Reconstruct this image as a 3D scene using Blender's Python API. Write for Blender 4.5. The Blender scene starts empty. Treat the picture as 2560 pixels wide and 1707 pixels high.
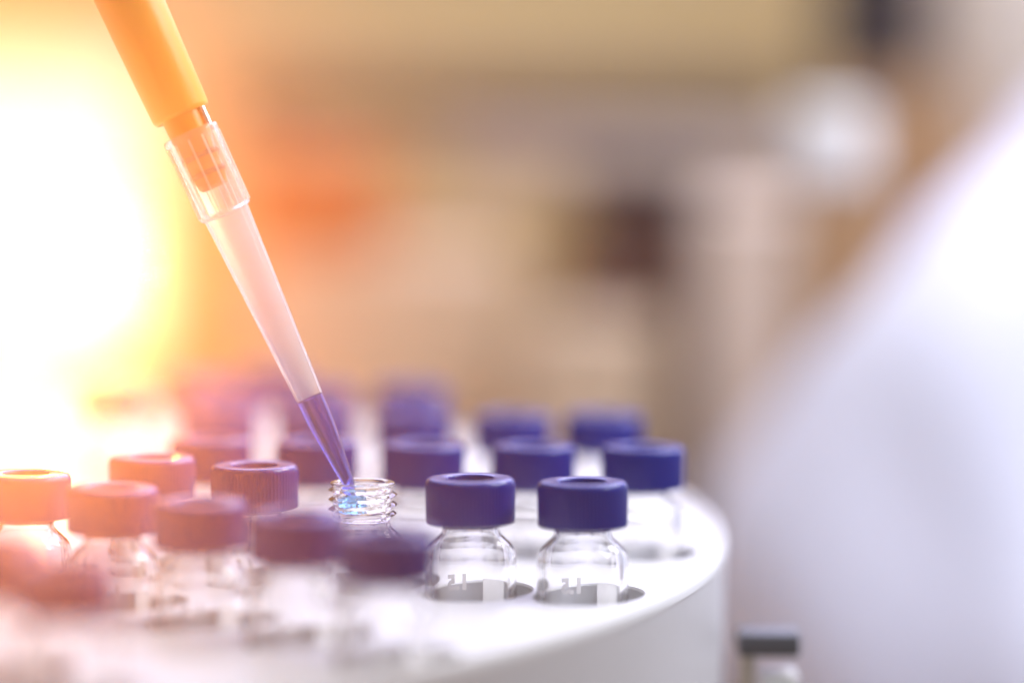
import bpy, bmesh, math, random
from mathutils import Vector, Matrix

random.seed(7)
K = 0.01                      # everything below is written in centimetres, built in metres
PI = math.pi
sc = bpy.context.scene
COL = sc.collection

# ------------------------------------------------------------------ camera
CAM_Z, PITCH, FPX = 7.417, 0.0908, 9216.0
cam = bpy.data.cameras.new('camera')
co = bpy.data.objects.new('camera', cam)
COL.objects.link(co)
co.location = (0, 0, CAM_Z * K)
co.rotation_euler = (Matrix.Rotation(PI / 2 - PITCH, 3, 'X') @ Matrix.Rotation(0.0062, 3, 'Z')).to_euler()
cam.sensor_width = 36
cam.lens = FPX / 2560 * 36
cam.clip_start = 0.02
cam.clip_end = 60
cam.dof.use_dof = True
cam.dof.focus_distance = 0.4735
cam.dof.aperture_fstop = 4.1
cam.dof.aperture_blades = 0
sc.camera = co

# ------------------------------------------------------------------ world, lamps, exposure
w = bpy.data.worlds.new('World')
sc.world = w
w.use_nodes = True
bg = w.node_tree.nodes['Background']
bg.inputs['Color'].default_value = (1.0, 0.97, 0.95, 1)
bg.inputs['Strength'].default_value = 0.24

def area_lamp(name, loc, target, size, power, color, size_y=None):
    l = bpy.data.lights.new(name, 'AREA')
    l.shape = 'RECTANGLE'
    l.size = size * K
    l.size_y = (size_y or size) * K
    l.energy = power
    l.color = color
    o = bpy.data.objects.new(name, l)
    COL.objects.link(o)
    o.location = Vector(loc) * K
    o.rotation_euler = (Vector(target) - Vector(loc)).to_track_quat('-Z', 'Y').to_euler()
    return o

area_lamp('softbox_lamp', (10, 100, 32), (0, 48, 0), 50, 2.5, (0.52, 0.54, 1.0), 28)
area_lamp('ceiling_lamp', (-5, 45, 90), (-2, 50, 0), 70, 1.9, (1.0, 0.98, 1.0))
area_lamp('right_fill_lamp', (62, 34, 52), (0, 46, 0), 13, 1.8, (0.97, 0.98, 1.0), 22)  # added fill for the carousel side and caps, not a real window
area_lamp('tall_window_lamp', (55, 88, 56), (0, 46, 0), 26, 5.2, (0.97, 0.98, 1.0), 34)
area_lamp('wall_fill_lamp', (5, 72, 55), (3, 112, -2), 50, 2.1, (1.0, 0.95, 0.86))  # added fill that brightens the back wall
area_lamp('coat_fill_lamp', (12, 50, 18), (9, 75, -7), 14, 0.5, (0.72, 0.77, 1.0))  # added fill aimed at the coat

def spot_lamp(name, loc, target, angle, power, color, radius=1.0, blend=1.0):
    l = bpy.data.lights.new(name, 'SPOT')
    l.energy = power
    l.color = color
    l.spot_size = math.radians(angle)
    l.spot_blend = blend
    l.shadow_soft_size = radius * K
    o = bpy.data.objects.new(name, l)
    COL.objects.link(o)
    o.location = Vector(loc) * K
    o.rotation_euler = (Vector(target) - Vector(loc)).to_track_quat('-Z', 'Y').to_euler()
    return o

# added spots imitating a warm lens flare, scattered by the mist
spot_lamp('flare_lamp', (-10.9, 97, 0.8), (-9.4, 0, 4.0), 14.8, 50.0, (1.0, 0.275, 0.035), 0.6)
spot_lamp('flare_upper_lamp', (-10.8, 97, 0.8), (-16.9, 0, 18.5), 30, 17.0, (1.0, 0.25, 0.05), 0.6)

vs = sc.view_settings
vs.view_transform = 'Standard'
vs.look = 'None'
vs.exposure = 0.0
vs.gamma = 1.0
vs.use_curve_mapping = False
sc.cycles.use_denoising = True
sc.cycles.max_bounces = 16
sc.cycles.transmission_bounces = 14
sc.cycles.transparent_max_bounces = 16
sc.cycles.volume_bounces = 0
sc.cycles.sample_clamp_indirect = 6.0

# ------------------------------------------------------------------ helpers
def principled(name, color, rough=0.5, **kw):
    m = bpy.data.materials.new(name)
    m.use_nodes = True
    b = m.node_tree.nodes['Principled BSDF']
    b.inputs['Base Color'].default_value = (*color, 1)
    b.inputs['Roughness'].default_value = rough
    for k, v in kw.items():
        b.inputs[k.replace('_', ' ')].default_value = v
    return m

def vary(m, scale, amount, bump=0.0, bump_dist=0.0002, bscale=None):
    """mottled colour and a fine bump, both in object space"""
    nt = m.node_tree
    b = nt.nodes['Principled BSDF']
    tc = nt.nodes.new('ShaderNodeTexCoord')
    n = nt.nodes.new('ShaderNodeTexNoise')
    n.inputs['Scale'].default_value = scale
    n.inputs['Detail'].default_value = 5
    nt.links.new(tc.outputs['Object'], n.inputs['Vector'])
    c = list(b.inputs['Base Color'].default_value)
    mx = nt.nodes.new('ShaderNodeMix')
    mx.data_type = 'RGBA'
    mx.inputs[6].default_value = [v * (1 - amount) for v in c[:3]] + [1]
    mx.inputs[7].default_value = [min(1, v * (1 + amount)) for v in c[:3]] + [1]
    nt.links.new(n.outputs['Fac'], mx.inputs[0])
    nt.links.new(mx.outputs[2], b.inputs['Base Color'])
    if bump:
        n2 = nt.nodes.new('ShaderNodeTexNoise')
        n2.inputs['Scale'].default_value = bscale or scale * 4
        n2.inputs['Detail'].default_value = 3
        nt.links.new(tc.outputs['Object'], n2.inputs['Vector'])
        bp = nt.nodes.new('ShaderNodeBump')
        bp.inputs['Strength'].default_value = bump
        bp.inputs['Distance'].default_value = bump_dist
        nt.links.new(n2.outputs['Fac'], bp.inputs['Height'])
        nt.links.new(bp.outputs['Normal'], b.inputs['Normal'])
    return m

def emitter(name, color, strength):
    m = bpy.data.materials.new(name)
    m.use_nodes = True
    nt = m.node_tree
    nt.nodes.remove(nt.nodes['Principled BSDF'])
    e = nt.nodes.new('ShaderNodeEmission')
    e.inputs['Color'].default_value = (*color, 1)
    e.inputs['Strength'].default_value = strength
    nt.links.new(e.outputs[0], nt.nodes['Material Output'].inputs['Surface'])
    return m

def obj(name, bm, mat, parent=None, smooth=True, sharp=40):
    me = bpy.data.meshes.new(name)
    bmesh.ops.scale(bm, vec=(K, K, K), verts=bm.verts)
    bmesh.ops.recalc_face_normals(bm, faces=bm.faces)
    bm.to_mesh(me)
    bm.free()
    if smooth:
        for p in me.polygons:
            p.use_smooth = True
        me.set_sharp_from_angle(angle=math.radians(sharp))
    me.materials.append(mat)
    o = bpy.data.objects.new(name, me)
    COL.objects.link(o)
    if parent:
        o.parent = parent
    return o

def tag(o, label=None, cat=None, group=None, kind=None):
    if label: o['label'] = label
    if cat: o['category'] = cat
    if group: o['group'] = group
    if kind: o['kind'] = kind
    return o

def thing(name, label, cat, loc=(0, 0, 0), rot=(0, 0, 0), group=None):
    o = bpy.data.objects.new(name, None)
    o.empty_display_size = 0.01
    COL.objects.link(o)
    o.location = Vector(loc) * K
    o.rotation_euler = rot
    return tag(o, label, cat, group)

def lathe(bm, prof, n=64, off=None):
    """closed or open profile [(r, z)]; off(theta, i) adds to the radius"""
    rings = []
    for i, (r, z) in enumerate(prof):
        if r < 1e-6:
            rings.append([bm.verts.new((0, 0, z))])
        else:
            ring = []
            for k in range(n):
                t = 2 * PI * k / n
                rr = r + (off(t, i, r, z) if off else 0)
                ring.append(bm.verts.new((rr * math.cos(t), rr * math.sin(t), z)))
            rings.append(ring)
    for a, b in zip(rings, rings[1:]):
        for k in range(n):
            k2 = (k + 1) % n
            if len(a) == 1 and len(b) == 1: continue
            if len(a) == 1: bm.faces.new((a[0], b[k2], b[k]))
            elif len(b) == 1: bm.faces.new((a[k], a[k2], b[0]))
            else: bm.faces.new((a[k], a[k2], b[k2], b[k]))
    return rings

def box(bm, x0, x1, y0, y1, z0, z1, bev=0.0, seg=2):
    r = bmesh.ops.create_cube(bm, size=1)
    vs_ = r['verts']
    for v in vs_:
        v.co = Vector(((x0 + x1) / 2 + v.co.x * (x1 - x0), (y0 + y1) / 2 + v.co.y * (y1 - y0), (z0 + z1) / 2 + v.co.z * (z1 - z0)))
    if bev:
        es = {e for v in vs_ for e in v.link_edges}
        bmesh.ops.bevel(bm, geom=list(es), offset=bev, segments=seg, affect='EDGES', profile=0.5)

def newbm():
    return bmesh.new()

def at(px, py, depth):
    """a point seen at photo pixel (px, py) at the given camera depth in cm"""
    u = (px - 1280) / FPX * depth
    v = -(py - 853.5) / FPX * depth
    c, s = math.cos(PITCH), math.sin(PITCH)
    return Vector((u, depth * c + v * s, CAM_Z - depth * s + v * c))

# ------------------------------------------------------------------ materials
M = {}
M['tray'] = vary(principled('white_tray_plastic', (0.80, 0.80, 0.815), 0.38), 60, 0.03, 0.12, 0.0002, 900)
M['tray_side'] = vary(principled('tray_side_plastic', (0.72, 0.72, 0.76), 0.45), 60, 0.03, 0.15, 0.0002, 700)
M['cap'] = vary(principled('blue_cap_plastic', (0.005, 0.020, 0.245), 0.21), 300, 0.10, 0.15, 0.00008, 2500)
M['septum'] = principled('septum_red', (0.28, 0.05, 0.04), 0.6)
M['glass'] = principled('clear_glass', (1, 1, 1), 0.0, Transmission_Weight=1.0, IOR=1.47)
M['mark'] = principled('white_print', (0.85, 0.85, 0.83), 0.6)
M['patch'] = principled('write_on_patch', (0.80, 0.79, 0.74), 0.7)
for k_ in ('mark', 'patch'):
    nt_ = M[k_].node_tree
    t_ = nt_.nodes.new('ShaderNodeBsdfTranslucent'); t_.inputs['Color'].default_value = (0.9, 0.89, 0.84, 1)
    x_ = nt_.nodes.new('ShaderNodeMixShader'); x_.inputs[0].default_value = 0.75
    nt_.links.new(nt_.nodes['Principled BSDF'].outputs[0], x_.inputs[1]); nt_.links.new(t_.outputs[0], x_.inputs[2])
    nt_.links.new(x_.outputs[0], nt_.nodes['Material Output'].inputs['Surface'])
M['orange'] = vary(principled('flare_tinted_plastic', (0.95, 0.42, 0.05), 0.36), 200, 0.03, 0.35, 0.00012, 3500)  # warm lens flare tint painted into the pipette body colour
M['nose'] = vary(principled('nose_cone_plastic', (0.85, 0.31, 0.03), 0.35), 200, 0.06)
M['ring'] = principled('nose_ring', (0.42, 0.14, 0.05), 0.4)
M['steel'] = principled('steel', (0.8, 0.78, 0.75), 0.22, Metallic=1.0)
M['blue_liquid'] = principled('blue_liquid', (0.14, 0.20, 0.84), 0.0, Transmission_Weight=1.0, IOR=1.33)
M['cyan_liquid'] = principled('cyan_liquid', (0.24, 0.58, 0.97), 0.0, Transmission_Weight=1.0, IOR=1.33)
M['coat'] = vary(principled('white_cotton', (0.80, 0.82, 0.95), 0.85), 25, 0.02, 0.4, 0.0006, 400)
M['skin'] = vary(principled('skin', (0.58, 0.34, 0.25), 0.5), 30, 0.08)
M['hair'] = vary(principled('hair', (0.03, 0.018, 0.01), 0.5), 80, 0.3)
M['wall'] = vary(principled('tan_wall', (0.62, 0.46, 0.21), 0.8), 3, 0.10)
M['bench'] = vary(principled('bench_laminate', (0.42, 0.29, 0.17), 0.5), 8, 0.12)
M['wood'] = vary(principled('brown_shelf_wood', (0.065, 0.032, 0.012), 0.7), 20, 0.25)
M['amber'] = vary(principled('amber_bottle_glass', (0.07, 0.025, 0.010), 0.2), 20, 0.15)
M['rust'] = vary(principled('orange_plastic_box', (0.50, 0.13, 0.015), 0.5), 20, 0.1)
M['white'] = vary(principled('white_plastic', (0.80, 0.79, 0.76), 0.4), 20, 0.04)
M['cream'] = vary(principled('cream_card', (0.72, 0.64, 0.52), 0.7), 20, 0.06)
M['beige'] = vary(principled('beige_carton', (0.66, 0.54, 0.44), 0.8), 20, 0.08)
M['carton'] = vary(principled('tan_carton', (0.55, 0.42, 0.28), 0.8), 20, 0.08)
M['black'] = vary(principled('dark_brown_plastic', (0.012, 0.006, 0.003), 0.9), 20, 0.2)
M['card'] = vary(principled('cardboard', (0.40, 0.23, 0.10), 0.8), 20, 0.1)
M['grey'] = vary(principled('dark_grey_plastic', (0.10, 0.105, 0.115), 0.5), 60, 0.1)
M['panel'] = emitter('glowing_panel', (1.0, 0.92, 0.88), 1.15)

# translucent polypropylene of the tip: part clear, part milky
def tip_material():
    m = bpy.data.materials.new('milky_polypropylene')
    m.use_nodes = True
    nt = m.node_tree
    p = nt.nodes['Principled BSDF']
    p.inputs['Base Color'].default_value = (0.96, 0.95, 0.96, 1)
    p.inputs['Roughness'].default_value = 0.12
    p.inputs['IOR'].default_value = 1.3
    p.inputs['Transmission Weight'].default_value = 1.0
    t = nt.nodes.new('ShaderNodeBsdfTranslucent')
    t.inputs['Color'].default_value = (0.80, 0.92, 0.98, 1)
    d = nt.nodes.new('ShaderNodeBsdfDiffuse')
    d.inputs['Color'].default_value = (0.86, 0.93, 0.97, 1)
    a = nt.nodes.new('ShaderNodeMixShader')
    a.inputs[0].default_value = 0.4
    nt.links.new(t.outputs[0], a.inputs[1])
    nt.links.new(d.outputs[0], a.inputs[2])
    mx = nt.nodes.new('ShaderNodeMixShader')
    tc = nt.nodes.new('ShaderNodeTexCoord')
    sx = nt.nodes.new('ShaderNodeSeparateXYZ')
    mr = nt.nodes.new('ShaderNodeFloatCurve')
    sc_ = nt.nodes.new('ShaderNodeMath'); sc_.operation = 'MULTIPLY'; sc_.inputs[1].default_value = 20.0
    nt.links.new(tc.outputs['Object'], sx.inputs[0])
    nt.links.new(sx.outputs['Z'], sc_.inputs[0])
    nt.links.new(sc_.outputs[0], mr.inputs['Value'])
    cv = mr.mapping.curves[0]
    pts = [(0, 0.06), (0.255, 0.06), (0.285, 0.19), (0.76, 0.24), (0.81, 0.12), (1.0, 0.12)]
    cv.points[0].location = pts[0]; cv.points[1].location = pts[-1]
    for p_ in pts[1:-1]: cv.points.new(*p_)
    for p_ in cv.points: p_.handle_type = 'VECTOR'
    mr.mapping.update()
    nt.links.new(mr.outputs[0], mx.inputs[0])
    nt.links.new(p.outputs[0], mx.inputs[1])
    nt.links.new(a.outputs[0], mx.inputs[2])
    nt.links.new(mx.outputs[0], nt.nodes['Material Output'].inputs['Surface'])
    return m
M['tip'] = tip_material()

# ------------------------------------------------------------------ setting
BZ = -11.0
bm = newbm(); box(bm, -120, 4.6, 10, 111, BZ - 3, BZ, 0.3); box(bm, 4.603, 40, 86, 111, BZ - 3, BZ, 0.3)
tag(obj('bench_top', bm, M['bench']), kind='structure')
bm = newbm(); box(bm, -160, 120, 112, 116, -80, 110)
tag(obj('background', bm, M['wall']), kind='structure')

# ------------------------------------------------------------------ carousel tray with its holes
CX, CY, RE = -13.965, 51.735, 16.98
CAPZ = 1.4565
A0, DA = -0.3618, 0.2817
# vial spots (x, y of the cap), measured
SPOTS = {
    (0, 0): (0.90, 46.18), (0, 1): (-0.52, 46.42), (0, 2): (-1.905, 46.944), (0, 3): (-3.34, 47.6), (0, 4): (-4.75, 48.4),
    (1, 0): (1.79, 49.89), (1, 1): (0.30, 49.97), (1, 2): (-1.20, 50.09), (1, 3): (-2.68, 50.36), (1, 4): (-4.15, 50.53),
    (-1, 0): (-1.41, 41.63), (-1, 1): (-2.53, 43.0), (-1, 2): (-3.76, 44.11), (-1, 3): (-4.94, 45.34), (-1, 4): (-6.18, 46.61),
    (2, 0): (1.34, 53.83), (2, 1): (0.01, 53.7), (2, 2): (-1.45, 53.88), (2, 3): (-2.90, 54.1), (2, 4): (-4.32, 54.2),
    (4, 2): (-3.94, 59.8), (4, 3): (-5.1, 58.9), (4, 4): (-6.3, 58.0),
    (3, 2): (-1.60, 57.6), (3, 3): (-3.05, 57.3), (3, 4): (-4.45, 57.1),
    (-2, 0): (-4.78, 39.21), (-2, 1): (-5.75, 40.55),
}
HR = 0.69
HT = 0.93                                    # the openings are ovals, longer across the spoke
def hole_centre(x, y, d=0.10):
    a = math.atan2(y - CY, x - CX)
    return x + math.cos(a) * d, y + math.sin(a) * d + 0.06, a
holes = [hole_centre(*p) for p in SPOTS.values()]
for j in range(-11, 13):
    a = A0 + j * 2 * PI / 23
    for i in range(5):
        r = 15.96 - i * 1.5
        p = (CX + r * math.cos(a), CY + r * math.sin(a), a)
        if all(math.hypot(p[0] - q[0], p[1] - q[1]) > (1.46 if abs(j) > 3 else 1.9) for q in holes):
            holes.append(p)
def oval(hx, hy, a, grow=0.0, n=40):
    out = []
    for k in range(n):
        t = 2 * PI * k / n
        u, v = (HR + grow) * math.cos(t), (HT + grow) * math.sin(t)
        out.append((hx - CX + u * math.cos(a) - v * math.sin(a), hy - CY + u * math.sin(a) + v * math.cos(a)))
    return out

tray = thing('sample_carousel', 'round white autosampler carousel holding spokes of blue capped glass vials', 'carousel', (CX, CY, 0))
bm = newbm()
def circle_edges(bm, cx, cy, r, n, z):
    v = [bm.verts.new((cx + r * math.cos(2 * PI * k / n), cy + r * math.sin(2 * PI * k / n), z)) for k in range(n)]
    return [bm.edges.new((v[k], v[(k + 1) % n])) for k in range(n)]
es = circle_edges(bm, 0, 0, RE - 0.16, 360, 0)
hole_rings = []
for (hx, hy, ha) in holes:
    v = [bm.verts.new((x, y, 0)) for x, y in oval(hx, hy, ha)]
    hole_rings.append(v)
    es += [bm.edges.new((v[k], v[(k + 1) % len(v)])) for k in range(len(v))]
bmesh.ops.triangle_fill(bm, use_beauty=True, use_dissolve=False, edges=es)
def inside(c):
    for hx, hy, a in holes:
        dx, dy = c.x - (hx - CX), c.y - (hy - CY)
        u, v = dx * math.cos(a) + dy * math.sin(a), -dx * math.sin(a) + dy * math.cos(a)
        if (u / HR) ** 2 + (v / HT) ** 2 < 0.98: return True
    return False
dead = [f for f in bm.faces if inside(f.calc_center_median())]
bmesh.ops.delete(bm, geom=dead, context='FACES_ONLY')
for (hx, hy, ha), prev in zip(holes, hole_rings):
    for (gr, z) in ((-0.02, -0.03), (-0.02, -0.59)):
        ring = [bm.verts.new((x, y, z)) for x, y in oval(hx, hy, ha, gr)]
        for k in range(len(ring)):
            k2 = (k + 1) % len(ring)
            bm.faces.new((prev[k], prev[k2], ring[k2], ring[k]))
        prev = ring
obj('top_plate', bm, M['tray'], tray, sharp=25)
bm = newbm()
lathe(bm, [(RE - 0.16, 0), (RE - 0.13, 0.05), (RE - 0.06, 0.07), (RE - 0.015, 0.03), (RE, -0.05), (RE, -0.10)], 360)
obj('rim', bm, M['tray'], tray)
bm = newbm()
lathe(bm, [(RE, -0.10), (RE - 0.02, -0.16), (RE - 0.02, -9.0), (RE - 0.2, -9.5), (RE - 1.0, BZ + 0.02), (0, BZ + 0.02)], 360)
obj('side_wall', bm, M['tray_side'], tray)
bm = newbm()
lathe(bm, [(0, -0.595), (RE - 0.1, -0.595)], 180)
obj('vial_shelf', bm, M['tray'], tray)

# ------------------------------------------------------------------ vial
ZB = 3.2                                     # vial base below the cap plane
def cap_bm():
    bm = newbm()
    n = 72 * 6
    prof = [(0.47, -0.55), (0.535, -0.575), (0.556, -0.565), (0.559, -0.54), (0.566, -0.10), (0.566, -0.07), (0.560, -0.040), (0.545, -0.016),
            (0.520, -0.003), (0.490, 0.0), (0.330, 0.0), (0.312, -0.006), (0.302, -0.022), (0.298, -0.10)]
    def off(t, i, r, z):
        if i in (3, 4):
            return 0.0075 * (0.5 + 0.5 * math.cos(72 * t)) ** 0.7
        if i in (2, 5):
            return 0.004 * (0.5 + 0.5 * math.cos(72 * t))
        return 0
    lathe(bm, prof, n, off)
    lathe(bm, [(0.47, -0.55), (0.47, -0.14), (0.36, -0.12)], 64)
    return bm

def glass_bm():
    bm = newbm()
    prof = [(0, -2.045), (0.46, -2.045), (0.53, -2.02), (0.57, -1.95), (0.58, -1.88), (0.58, -1.04), (0.575, -0.97), (0.558, -0.91), (0.52, -0.85),
            (0.44, -0.775), (0.39, -0.73), (0.365, -0.69), (0.356, -0.64), (0.36, -0.60)]
    T0 = len(prof)
    nz = 36
    for k in range(nz + 1):
        prof.append((0.385, -0.585 + (0.585 - 0.185) * k / nz))
    T1 = len(prof) - 1
    prof += [(0.40, -0.172), (0.416, -0.160), (0.420, -0.150), (0.415, -0.136), (0.400, -0.128), (0.375, -0.127), (0.345, -0.129), (0.325, -0.138), (0.315, -0.155),
             (0.305, -0.20), (0.300, -0.62), (0.305, -0.70), (0.345, -0.77), (0.43, -0.86), (0.472, -0.93), (0.485, -1.04), (0.485, -1.82), (0.46, -1.89), (0.40, -1.92), (0, -1.91)]
    PITCH_T = 0.124
    def off(t, i, r, z):
        if T0 <= i <= T1:
            ph = ((z + 0.585) / PITCH_T - t / (2 * PI)) % 1.0
            b = max(0, 1 - abs(ph - 0.5) / 0.30) ** 0.8
            fade = min(1, (z + 0.585) / 0.05) * min(1, (-0.185 - z) / 0.03)
            return 0.062 * b * max(0, fade)
        return 0
    lathe(bm, prof, 96, off)
    return bm

def bend_back(bm, rad):
    """wrap a flat mesh (x along, z up) round the far side of the vial, facing outwards"""
    for v in bm.verts:
        x, y, z = v.co
        a = PI / 2 - (-x) / rad * 1.0
        a = PI / 2 + (-x) / rad * -1.0
        rr = rad + y
        # x grows to the reader's right when read from behind, i.e. towards -x here
        a = PI / 2 + x / rad
        v.co = Vector((rr * math.cos(a), rr * math.sin(a), z))

def text_bm(s, size, x, z):
    cu = bpy.data.curves.new('mark_curve', 'FONT')
    cu.body = s
    cu.size = size
    cu.offset = 0.016
    cu.resolution_u = 3
    o = bpy.data.objects.new('mark_curve', cu)
    COL.objects.link(o)
    dg = bpy.context.evaluated_depsgraph_get()
    me = bpy.data.meshes.new_from_object(o.evaluated_get(dg))
    bm = newbm()
    bm.from_mesh(me)
    bpy.data.objects.remove(o)
    bmesh.ops.triangulate(bm, faces=bm.faces)
    for v in bm.verts:
        v.co = Vector((x + v.co.x, 0.0, z + v.co.y))
    return bm

def sheet(bm, x0, x1, z0, z1, n=12):
    prev = None
    for k in range(n + 1):
        x = x0 + (x1 - x0) * k / n
        cur = (bm.verts.new((x, 0, z0)), bm.verts.new((x, 0, z1)))
        if prev: bm.faces.new((prev[0], cur[0], cur[1], prev[1]))
        prev = cur

def make_vial(capped=True):
    t = thing('glass_vial', 'x', 'vial', (0, 0, 0))
    g = obj('glass_body', glass_bm(), M['glass'], t, sharp=60)
    bm = text_bm('1.5', 0.29, 0.03, -1.525)
    bend_back(bm, 0.584)
    obj('volume_mark', bm, M['mark'], t, smooth=False)
    bm = newbm()
    sheet(bm, -0.62, -0.17, -1.85, -1.38)
    bend_back(bm, 0.583)
    obj('writing_patch', bm, M['patch'], t)
    bm = newbm()
    for k in range(2):
        sheet(bm, 0.02, 0.10 if k % 2 else 0.16, -1.75 - k * 0.28, -1.725 - k * 0.28, 3)
    bend_back(bm, 0.584)
    obj('graduation_lines', bm, M['mark'], t)
    if capped:
        c = obj('cap', cap_bm(), M['cap'], t, sharp=50)
        bm = newbm(); lathe(bm, [(0.36, -0.12), (0.30, -0.095), (0.18, -0.088), (0, -0.086)], 48)
        obj('septum', bm, M['septum'], c)
    return t

def copy_thing(root):
    r = root.copy(); COL.objects.link(r)
    for ch in root.children:
        c = ch.copy(); COL.objects.link(c); c.parent = r
        for g in ch.children:
            d = g.copy(); COL.objects.link(d); d.parent = c
    return r

ROW = {0: 'middle row with the open vial', 1: 'row just behind the open vial', -1: 'blurred row in front of the open vial',
       2: 'second row behind the open vial', 3: 'farthest blurred row of vials', -2: 'nearest row at the bottom left corner'}
LABELS = {
    (0, 0): 'blue capped vial standing rightmost in the middle row, clear glass shoulder showing',
    (0, 1): 'blue capped vial with reversed 1.5 mark, first right of the open vial',
    (0, 3): 'capped vial with sharply focused ribbed side, just left of the open vial',
    (0, 4): 'capped vial at the left end of the row with the open vial',
    (1, 0): 'bright blue capped vial nearest the right tray edge, behind the middle row',
    (1, 1): 'capped vial behind the gap between the two sharp blue caps, soft focus',
    (1, 2): 'capped vial just behind and right of the open vial, soft focus',
    (1, 3): 'soft purple capped vial directly behind the pipette tip end',
    (1, 4): 'soft pinkish capped vial behind the ribbed cap, leftmost of its row',
    (-1, 0): 'very blurred dark purple capped vial in front, touching the sharp vial marked 1.5',
    (-1, 1): 'very blurred purple red capped vial in front of the open vial, second from right',
    (-1, 2): 'very blurred reddish capped vial in front of the sharp ribbed cap',
    (-1, 3): 'blurred orange lit capped vial, second from the left in the front row',
    (-1, 4): 'blurred amber lit capped vial cut by the left edge of the photo',
    (2, 0): 'small blurred blue capped vial far back, rightmost of its row',
    (2, 1): 'small blurred violet capped vial far back, second from the right',
    (2, 2): 'small blurred purple capped vial far back, behind the right side of the open vial',
    (2, 3): 'small blurred mauve capped vial far back, beside the blue liquid in the tip',
    (2, 4): 'small blurred pink capped vial far back, leftmost of the second row behind',
    (3, 2): 'faint purple capped vial in the farthest row, rightmost there',
    (3, 3): 'faint mauve capped vial in the farthest row, just behind the pipette tip',
    (3, 4): 'faint pinkish capped vial in the farthest row, leftmost there',
    (4, 2): 'faint reddish capped vial at the very back, partly behind the pipette tip',
    (4, 3): 'faint pink capped vial at the very back, left of the pipette tip',
    (4, 4): 'faint washed out capped vial at the very back, closest to the bright bottle',
    (-2, 0): 'large blurred rust toned capped vial in the bottom left corner, right one of two',
    (-2, 1): 'large blurred capped vial at the bottom left corner, cut by the photo edge',
}
proto = make_vial()
first = True
for key, (x, y) in SPOTS.items():
    if key == (0, 2): continue
    o = proto if first else copy_thing(proto)
    first = False
    o.location = Vector((x, y, CAPZ)) * K
    o.rotation_euler = (0, 0, random.uniform(-0.25, 0.25) if key not in ((0, 1), (0, 0)) else (0.0 if key == (0, 1) else -0.10))
    o.rotation_euler.x = random.uniform(-0.014, 0.014); o.rotation_euler.y = random.uniform(-0.014, 0.014)
    tag(o, LABELS[key], 'vial', 'blue capped glass vials on the carousel')
ov = make_vial(False)
ov.location = Vector((*SPOTS[(0, 2)], CAPZ)) * K
ov.rotation_euler = (0, 0, 1.1)
tag(ov, 'open clear glass vial with bare screw thread under the pipette tip', 'vial')

# ------------------------------------------------------------------ pipette and its tip
DT = 47.12
tip_end = at(884, 1232, DT)
axis_top = at(300, -34, DT)
ax = (axis_top - tip_end).normalized()
def frame(o, base, ax):
    o.rotation_mode = 'QUATERNION'
    o.rotation_quaternion = ax.to_track_quat('Z', 'Y')
    o.location = base * K

tp = thing('pipette_tip', 'translucent white pipette tip filled with blue liquid, dipping into the open vial', 'pipette tip')
frame(tp, tip_end, ax)
# outer: end r .055 ; kink ; liquid level ; step ; collar
L_STEP, L_RIM = 3.93, 5.03
bm = newbm()
outer = [(0.062, 0.0), (0.092, 0.25), (0.160, 0.89), (0.170, 1.06), (0.177, 1.33), (0.300, L_STEP - 0.03), (0.322, L_STEP - 0.02), (0.345, L_STEP + 0.005), (0.348, L_STEP + 0.03),
         (0.358, L_RIM - 0.10), (0.368, L_RIM - 0.085), (0.370, L_RIM - 0.02), (0.362, L_RIM)]
inner = [(0.328, L_RIM), (0.318, L_RIM - 0.03), (0.290, L_STEP + 0.15), (0.268, L_STEP - 0.1), (0.153, 1.33), (0.147, 1.06), (0.137, 0.89), (0.068, 0.25), (0.040, 0.0)]
lathe(bm, outer + inner + [outer[0]], 96)
obj('tip_cone', bm, M['tip'], tp, sharp=45)
bm = newbm()
for k in range(12):
    a = 2 * PI * k / 12 + 0.12
    m_ = newbm()
    z0, z1 = L_STEP + 0.03, L_RIM - 0.10
    c, s = math.cos(a), math.sin(a)
    pts = []
    for (r0, r1, z) in ((0.345, 0.366, z0), (0.357, 0.374, z1)):
        for (r, w_) in ((r0, -0.007), (r1, -0.004), (r1, 0.004), (r0, 0.007)):
            pts.append(bm.verts.new((r * c - w_ * s, r * s + w_ * c, z)))
    q = pts
    for i in range(4):
        j = (i + 1) % 4
        bm.faces.new((q[i], q[j], q[4 + j], q[4 + i]))
    bm.faces.new((q[3], q[2], q[1], q[0])); bm.faces.new((q[4], q[5], q[6], q[7]))
    m_.free()
obj('collar_ribs', bm, M['mark'], tp, smooth=False)
bm = newbm()
lv = 1.33
lathe(bm, [(0, 0.0), (0.0405, 0.0), (0.0685, 0.25), (0.1375, 0.89), (0.1475, 1.06), (0.1535, lv), (0.140, lv - 0.015), (0, lv - 0.03)], 64)
lq = obj('blue_liquid', bm, M['blue_liquid'], tp, sharp=60)

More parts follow.
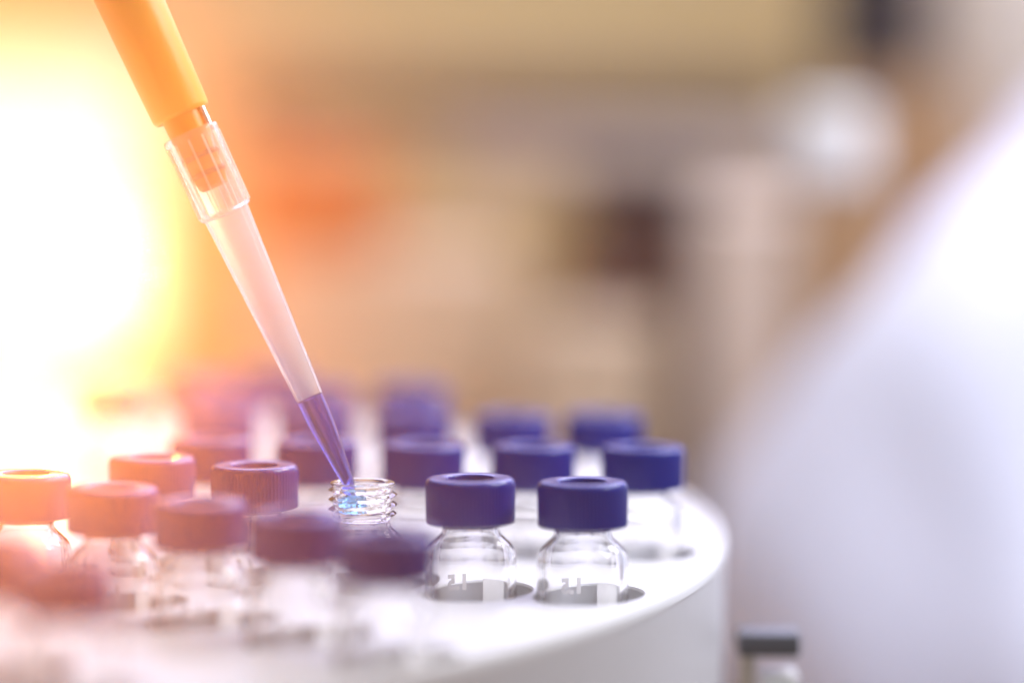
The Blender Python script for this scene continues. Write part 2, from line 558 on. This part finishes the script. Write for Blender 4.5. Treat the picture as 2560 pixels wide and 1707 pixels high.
pp = thing('pipette', 'satin pipette shaft with the orange flare tint painted in, leaning in from the top left corner', 'pipette')
frame(pp, tip_end, ax)
B0 = 5.28
bm = newbm()
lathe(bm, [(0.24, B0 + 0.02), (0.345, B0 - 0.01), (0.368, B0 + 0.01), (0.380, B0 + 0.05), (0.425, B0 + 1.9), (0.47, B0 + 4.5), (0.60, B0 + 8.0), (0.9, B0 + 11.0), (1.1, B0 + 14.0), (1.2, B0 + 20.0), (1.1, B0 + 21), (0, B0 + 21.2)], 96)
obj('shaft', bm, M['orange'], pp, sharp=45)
bm = newbm()
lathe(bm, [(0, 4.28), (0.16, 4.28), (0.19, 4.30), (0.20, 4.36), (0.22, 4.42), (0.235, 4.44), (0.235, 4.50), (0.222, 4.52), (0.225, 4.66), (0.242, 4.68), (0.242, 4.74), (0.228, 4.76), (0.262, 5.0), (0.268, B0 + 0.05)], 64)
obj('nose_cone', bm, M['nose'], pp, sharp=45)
bm = newbm()
lathe(bm, [(0.236, 4.44), (0.246, 4.46), (0.246, 4.49), (0.236, 4.51)], 64)
lathe(bm, [(0.243, 4.68), (0.253, 4.70), (0.253, 4.73), (0.243, 4.75)], 64)
obj('sealing_ring', bm, M['ring'], pp)
bm = newbm()
r_ = lathe(bm, [(0, L_RIM + 0.005), (0.035, L_RIM + 0.005), (0.035, B0 + 0.3), (0, B0 + 0.3)], 20)
right = ax.to_track_quat('Z', 'Y').inverted() @ Vector((0.92, -0.35, 0))
d2 = Vector((right.x, right.y, 0)).normalized() * 0.305
bmesh.ops.translate(bm, verts=bm.verts, vec=d2)
obj('ejector_rod', bm, M['steel'], pp)

# drop of blue liquid leaving the tip inside the neck
bm = newbm()
bmesh.ops.create_uvsphere(bm, u_segments=32, v_segments=20, radius=1)
for v in bm.verts:
    x, y, z = v.co
    k = 1.0 + 0.12 * math.sin(5 * x + 3 * z) + 0.08 * math.sin(9 * y + 4 * x)
    v.co = Vector((x * 0.17 * k, y * 0.13 * k, z * 0.13 * k * (1.0 if z < 0 else 0.9)))
dr = obj('liquid_drop', bm, M['cyan_liquid'])
dr.location = (tip_end + Vector((0.02, 0.0, -0.13))) * K
tag(dr, 'bright blue drop of liquid spreading inside the neck of the open vial', 'liquid')

# ------------------------------------------------------------------ small post beside the carousel
p = at(1925, 1602, 50.5)
post = thing('sensor_post', 'short cream post with dark grey head beside the carousel at bottom right', 'post', (p.x, p.y, BZ))
hz = p.z - BZ
bm = newbm(); box(bm, -0.42, 0.42, -0.35, 0.35, hz - 0.14, hz + 0.18, 0.05)
obj('head', bm, M['grey'], post)
bm = newbm(); lathe(bm, [(0, 0), (0.30, 0), (0.30, 0.2), (0.12, 0.5), (0.10, hz - 0.14), (0, hz - 0.14)], 32)
for v in bm.verts: v.co.x -= 0.28 * min(1, v.co.z / 2 if v.co.z > 0 else 0)
obj('stem', bm, M['cream'], post)
bm = newbm(); box(bm, -0.10, 0.40, -0.30, 0.30, 0.0, hz - 0.38, 0.06)
obj('support_block', bm, M['white'], post)

# ------------------------------------------------------------------ things far behind, all out of focus
BS = 0.72
def atb(px, py, d):
    return at(px, py, d * BS)

def span(px0, px1, py0, py1, d):
    d = d * BS
    a = at(px0, py1, d); b = at(px1, py0, d)
    return a.x, b.x, a.y, a.z, b.z

def card_box(name, label, cat, px0, px1, py0, py1, d, mat, thick=4.0, lid=None, base=None, bev=0.15, rz=0.0):
    x0, x1, y, z0, z1 = span(px0, px1, py0, py1, d)
    if base is not None: z0 = base
    t = thing(name, label, cat, ((x0 + x1) / 2, y + thick / 2, z0), (0, 0, rz))
    bm = newbm(); box(bm, -(x1 - x0) / 2, (x1 - x0) / 2, -thick / 2, thick / 2, 0, z1 - z0 - (0.6 if lid else 0), bev)
    obj('body', bm, mat, t)
    if lid:
        bm = newbm(); box(bm, -(x1 - x0) / 2 - 0.15, (x1 - x0) / 2 + 0.15, -thick / 2 - 0.15, thick / 2 + 0.15, z1 - z0 - 0.6, z1 - z0, bev)
        obj('lid', bm, lid, t)
    return t

def bottle(name, label, px, py_top, width_px, d, mat, capmat, base, neck=0.32, cap_h=1.4, sh=0.55):
    d = d * BS
    c = at(px, py_top, d)
    R = width_px / FPX * d / 2
    t = thing(name, label, 'bottle', (c.x, c.y, base))
    H = c.z - base - cap_h
    nr = R * neck + 0.25
    bm = newbm()
    prof = [(0, 0), (R * 0.93, 0), (R, 0.3), (R, H - R * 0.9 - 0.8)]
    for k in range(1, 9):
        a = PI / 2 * k / 8
        prof.append((nr + (R - nr) * math.cos(a), H - R * 0.9 - 0.8 + R * 0.9 * math.sin(a)))
    prof += [(nr, H), (0, H)]
    lathe(bm, prof, 48)
    obj('bottle_body', bm, mat, t)
    bm = newbm(); lathe(bm, [(0, H), (nr + 0.25, H), (nr + 0.28, H + 0.15), (nr + 0.25, H + cap_h - 0.15), (nr + 0.1, H + cap_h), (0, H + cap_h)], 40)
    obj('screw_cap', bm, capmat, t)
    return t

# shelf board across the back, with a lower one
D = 128
sx0, sx1, sy, sz0, sz1 = span(560, 1990, 215, 315, D)
sh = thing('wall_shelf', 'dark brown wooden shelf board with a pale board below, across the blurred background', 'shelf', ((sx0 + sx1) / 2, sy + 5, sz0))
bm = newbm(); box(bm, -(sx1 - sx0) / 2, (sx1 - sx0) / 2, -5, 5, 0, sz1 - sz0, 0.1)
obj('board', bm, M['wood'], sh)
lz = atb(1400, 350, 124).z - sz0
bm = newbm(); box(bm, -(sx1 - sx0) / 2 + 5.5, (sx1 - sx0) / 2, -6.5, 3.2, lz - 1.0, lz, 0.1)
obj('lower_board', bm, M['beige'], sh)
for s in (-1, 1):
    bm = newbm(); box(bm, s * (sx1 - sx0) / 2 * 0.96 - 0.5, s * (sx1 - sx0) / 2 * 0.96 + 0.5, 3.4, 4.9, BZ - sz0, -0.002, 0.1)
    obj('upright', bm, M['cream'], sh)

cb = card_box('storage_box', 'wide tan carton standing under the orange box', 'box', 600, 1290, 650, 900, 116, M['carton'], 6, base=BZ, rz=0.05)
card_box('storage_box', 'pale carton in front of the lower half of the dark brown bottle', 'box', 1360, 1660, 820, 900, 108, M['carton'], 5, base=BZ, rz=-0.2)
card_box('storage_box', 'pinkish tan carton right of the dark brown bottle', 'box', 1755, 2150, 520, 900, 110, M['beige'], 5, base=BZ)
bottle('reagent_bottle', 'dark brown reagent bottle in the middle of the blurred background', 1600, 420, 440, 116, M['amber'], M['black'], BZ, 0.55, 0.9)
card_box('storage_box', 'orange box glowing in warm light right of the pipette', 'box', 600, 960, 405, 650, 117, M['rust'], 4, base=atb(700, 650, 116).z + 0.01)
bottle('capped_bottle', 'tan bottle whose round white cap stands out as a pale disc at upper right', 2070, 260, 160, 104, M['card'], M['white'], BZ, 0.55, 1.45)
cc = card_box('cardboard_box', 'tan cardboard box between the white bottle and the white coat', 'box', 2100, 2450, 210, 300, 126, M['card'], 6, base=BZ)
card_box('dark_case', 'nearly black case at the top of the photo, right of the middle', 'case', 2080, 2320, -400, 200, 127, M['black'], 4, base=atb(2200, 210, 126).z + 0.01)
card_box('white_cabinet', 'cream white cabinet filling the top right corner', 'cabinet', 2430, 3000, -700, 215, 134, M['cream'], 8, base=BZ)

# frosted white bottle at the left edge, beyond the carousel
bottle('wash_bottle', 'big bright white bottle with rounded shoulder at the left edge', -120, 700, 720, 76 / BS, M['white'], M['white'], BZ, 0.35, 1.5)

# added glowing panel, stands in for the bright white blur on the left
x0, x1, y, z0, z1 = span(-1500, 400, 130, 960, 146)
lt = thing('added_glow_panel', 'added glowing white panel standing in for the blown out area left behind the pipette', 'glow panel', ((x0 + x1) / 2, y + 1, z0), (0, 0, 0))
hw = (x1 - x0) / 2; hh = z1 - z0
bm = newbm(); box(bm, -hw, hw, 0, 2.5, 0, hh, 0.3); obj('housing', bm, M['card'], lt)
bm = newbm(); box(bm, -hw + 0.5, hw - 0.5, -0.1, -0.01, 0.5, hh - 0.5, 0.02); obj('glowing_panel', bm, M['panel'], lt)
bm = newbm(); box(bm, -hw + 4, -hw + 6, 0.5, 2, BZ - z0, 0.002); obj('foot', bm, M['white'], lt)
bm = newbm(); box(bm, hw - 6, hw - 4, 0.5, 2, BZ - z0, 0.002); obj('foot', bm, M['white'], lt)

# ------------------------------------------------------------------ person in a white coat, right
def skin_mesh(name, joints, bones, mat, parent, sub=2):
    me = bpy.data.meshes.new(name)
    names = list(joints)
    me.from_pydata([Vector(joints[n][0]) * K for n in names], [(names.index(a), names.index(b)) for a, b in bones], [])
    o = bpy.data.objects.new(name, me)
    COL.objects.link(o)
    o.parent = parent
    sk = o.modifiers.new('skin', 'SKIN')
    sk.use_smooth_shade = True
    for i, n in enumerate(names):
        r = joints[n][1]
        rx, ry = (r if isinstance(r, tuple) else (r, r))
        me.skin_vertices[0].data[i].radius = (rx * K, ry * K)
    me.skin_vertices[0].data[0].use_root = True
    ss = o.modifiers.new('subsurf', 'SUBSURF'); ss.levels = sub; ss.render_levels = sub
    dg = bpy.context.evaluated_depsgraph_get()
    m2 = bpy.data.meshes.new_from_object(o.evaluated_get(dg))
    o.modifiers.clear()
    o.data = m2
    m2.name = name
    m2.materials.clear(); m2.materials.append(mat)
    for p in m2.polygons: p.use_smooth = True
    return o

PS = 0.86
def nearer(D_):
    o = Vector((0, 0, CAM_Z))
    return {k: (tuple(o + (Vector(p_) - o) * PS), tuple(q * PS for q in r) if isinstance(r, tuple) else r * PS) for k, (p_, r) in D_.items()}
per = thing('person', 'person in a white lab coat leaning in from the right, head out of frame', 'person', (0, 0, 0))
J = {
    'pelvis': ((55, 112, -43), 14), 'waist': ((54, 110, -25), 13), 'chest': ((52, 107, -1), 15), 'neckbase': ((50, 105, 17), 8), 'neck': ((49, 103, 23), 5.5),
    'jaw': ((47, 101, 29), 7), 'skull': ((47, 102, 37), 9), 'crown': ((47.5, 103, 43), 7),
    'sh_r': ((36, 98, 4), 7.5), 'el_r': ((16.6, 86, -8.2), 4.2), 'wr_r': ((17, 73, -12.3), 2.3), 'palm_r': ((17.5, 67, -12.3), (3.2, 1.2)),
    'sh_l': ((67, 108, 12), 7.5), 'el_l': ((62, 98, -2), 5), 'wr_l': ((50, 82, -6), 2.8), 'palm_l': ((45, 76, -7), (3.2, 1.5)),
    'hip_r': ((47, 108, -53), 10), 'kn_r': ((45, 98, -83), 7), 'hip_l': ((63, 112, -53), 10), 'kn_l': ((65, 104, -83), 7),
}
Bn = [('pelvis', 'waist'), ('waist', 'chest'), ('chest', 'neckbase'), ('neckbase', 'neck'), ('neck', 'jaw'), ('jaw', 'skull'), ('skull', 'crown'),
      ('chest', 'sh_r'), ('sh_r', 'el_r'), ('el_r', 'wr_r'), ('wr_r', 'palm_r'), ('chest', 'sh_l'), ('sh_l', 'el_l'), ('el_l', 'wr_l'), ('wr_l', 'palm_l'),
      ('pelvis', 'hip_r'), ('hip_r', 'kn_r'), ('pelvis', 'hip_l'), ('hip_l', 'kn_l')]
for s, P, d in (('r', Vector((17.5, 67, -12.3)), Vector((-0.6, -3.6, -0.3))), ('l', Vector((45, 76, -7)), Vector((-3, -3.4, -0.5)))):
    d.normalize()
    side = d.cross(Vector((0, 0, 1))).normalized()
    for k, (o_, l) in enumerate(((-2.3, 6.3), (-0.8, 7.3), (0.8, 7.0), (2.2, 5.6))):
        a = P + side * o_ + d * 3.4
        b = a + d * l * 0.5 + Vector((0, 0, 0.2)); c = a + d * l * 0.95 + Vector((0, 0, -0.5))
        J[f'f{s}{k}a'] = (tuple(a), 0.95); J[f'f{s}{k}b'] = (tuple(b), 0.85); J[f'f{s}{k}c'] = (tuple(c), 0.7)
        Bn += [(f'palm_{s}', f'f{s}{k}a'), (f'f{s}{k}a', f'f{s}{k}b'), (f'f{s}{k}b', f'f{s}{k}c')]
    sg = 1 if s == 'r' else -1
    a = P - side * 2.9 * -sg + d * 0.3; b = a - side * 1.8 * -sg + d * 2.6
    J[f't{s}a'] = (tuple(a), 1.1); J[f't{s}b'] = (tuple(b), 0.85)
    Bn += [(f'palm_{s}', f't{s}a'), (f't{s}a', f't{s}b')]
body = skin_mesh('body', nearer(J), Bn, M['skin'], per, 2)
CJ = {
    'pelvis': ((55, 112, -43), 17), 'waist': ((54, 110, -25), 16), 'chest': ((52, 107, -1), 17.5), 'neckbase': ((50, 105, 17), 9.5),
    'sh_r': ((36, 98, 9), 12.5), 'ua_r': ((24.5, 92, -0.5), 12.5), 'el_r': ((16.0, 85, -9.6), 15.2), 'fa_r': ((16.8, 79, -10.5), 9.0), 'wr_r': ((17, 74, -12), 3.8),
    'sh_l': ((67, 108, 12), 9.5), 'el_l': ((62, 98, -2), 7.5), 'wr_l': ((51.5, 84, -5.8), 4),
    'hem': ((55, 112, -71), 19),
}
CB = [('pelvis', 'waist'), ('waist', 'chest'), ('chest', 'neckbase'), ('chest', 'sh_r'), ('sh_r', 'ua_r'), ('ua_r', 'el_r'), ('el_r', 'fa_r'), ('fa_r', 'wr_r'),
      ('chest', 'sh_l'), ('sh_l', 'el_l'), ('el_l', 'wr_l'), ('pelvis', 'hem')]
coat = skin_mesh('lab_coat', nearer(CJ), CB, M['coat'], per, 3)
from mathutils import noise
for v in coat.data.vertices:
    p_ = v.co / K
    f = noise.noise(p_ * 0.16 + Vector((3, 1, 7))) * 1.1 + noise.noise(Vector((p_.x * 0.42 + p_.z * 0.22, p_.y * 0.2, p_.z * 0.10))) * 1.4
    v.co += v.normal * f * K * 0.8
bm = newbm()
bmesh.ops.create_uvsphere(bm, u_segments=32, v_segments=20, radius=1)
for v in bm.verts:
    x, y, z = v.co
    v.co = Vector((0, 0, CAM_Z)) + (Vector((47.6 + x * 9.6, 103.2 + y * 10.4, 38.5 + z * 9.8)) - Vector((0, 0, CAM_Z))) * PS
bmesh.ops.delete(bm, geom=[v for v in bm.verts if v.co.z < 30 and v.co.y < 87], context='VERTS')
obj('hair', bm, M['hair'], per)

# ------------------------------------------------------------------ haze added to carry the lens flare glow
hz_m = bpy.data.materials.new('flare_haze')
hz_m.use_nodes = True
nt = hz_m.node_tree
nt.nodes.remove(nt.nodes['Principled BSDF'])
pv = nt.nodes.new('ShaderNodeVolumePrincipled')
pv.inputs['Color'].default_value = (0.97, 0.96, 0.95, 1)
pv.inputs['Density'].default_value = 0.10
pv.inputs['Anisotropy'].default_value = 0.92
nt.links.new(pv.outputs[0], nt.nodes['Material Output'].inputs['Volume'])
bm = newbm(); box(bm, -200, 200, -60, 200, -180, 180)
hz_o = obj('haze', bm, hz_m, smooth=False)
tag(hz_o, kind='stuff')
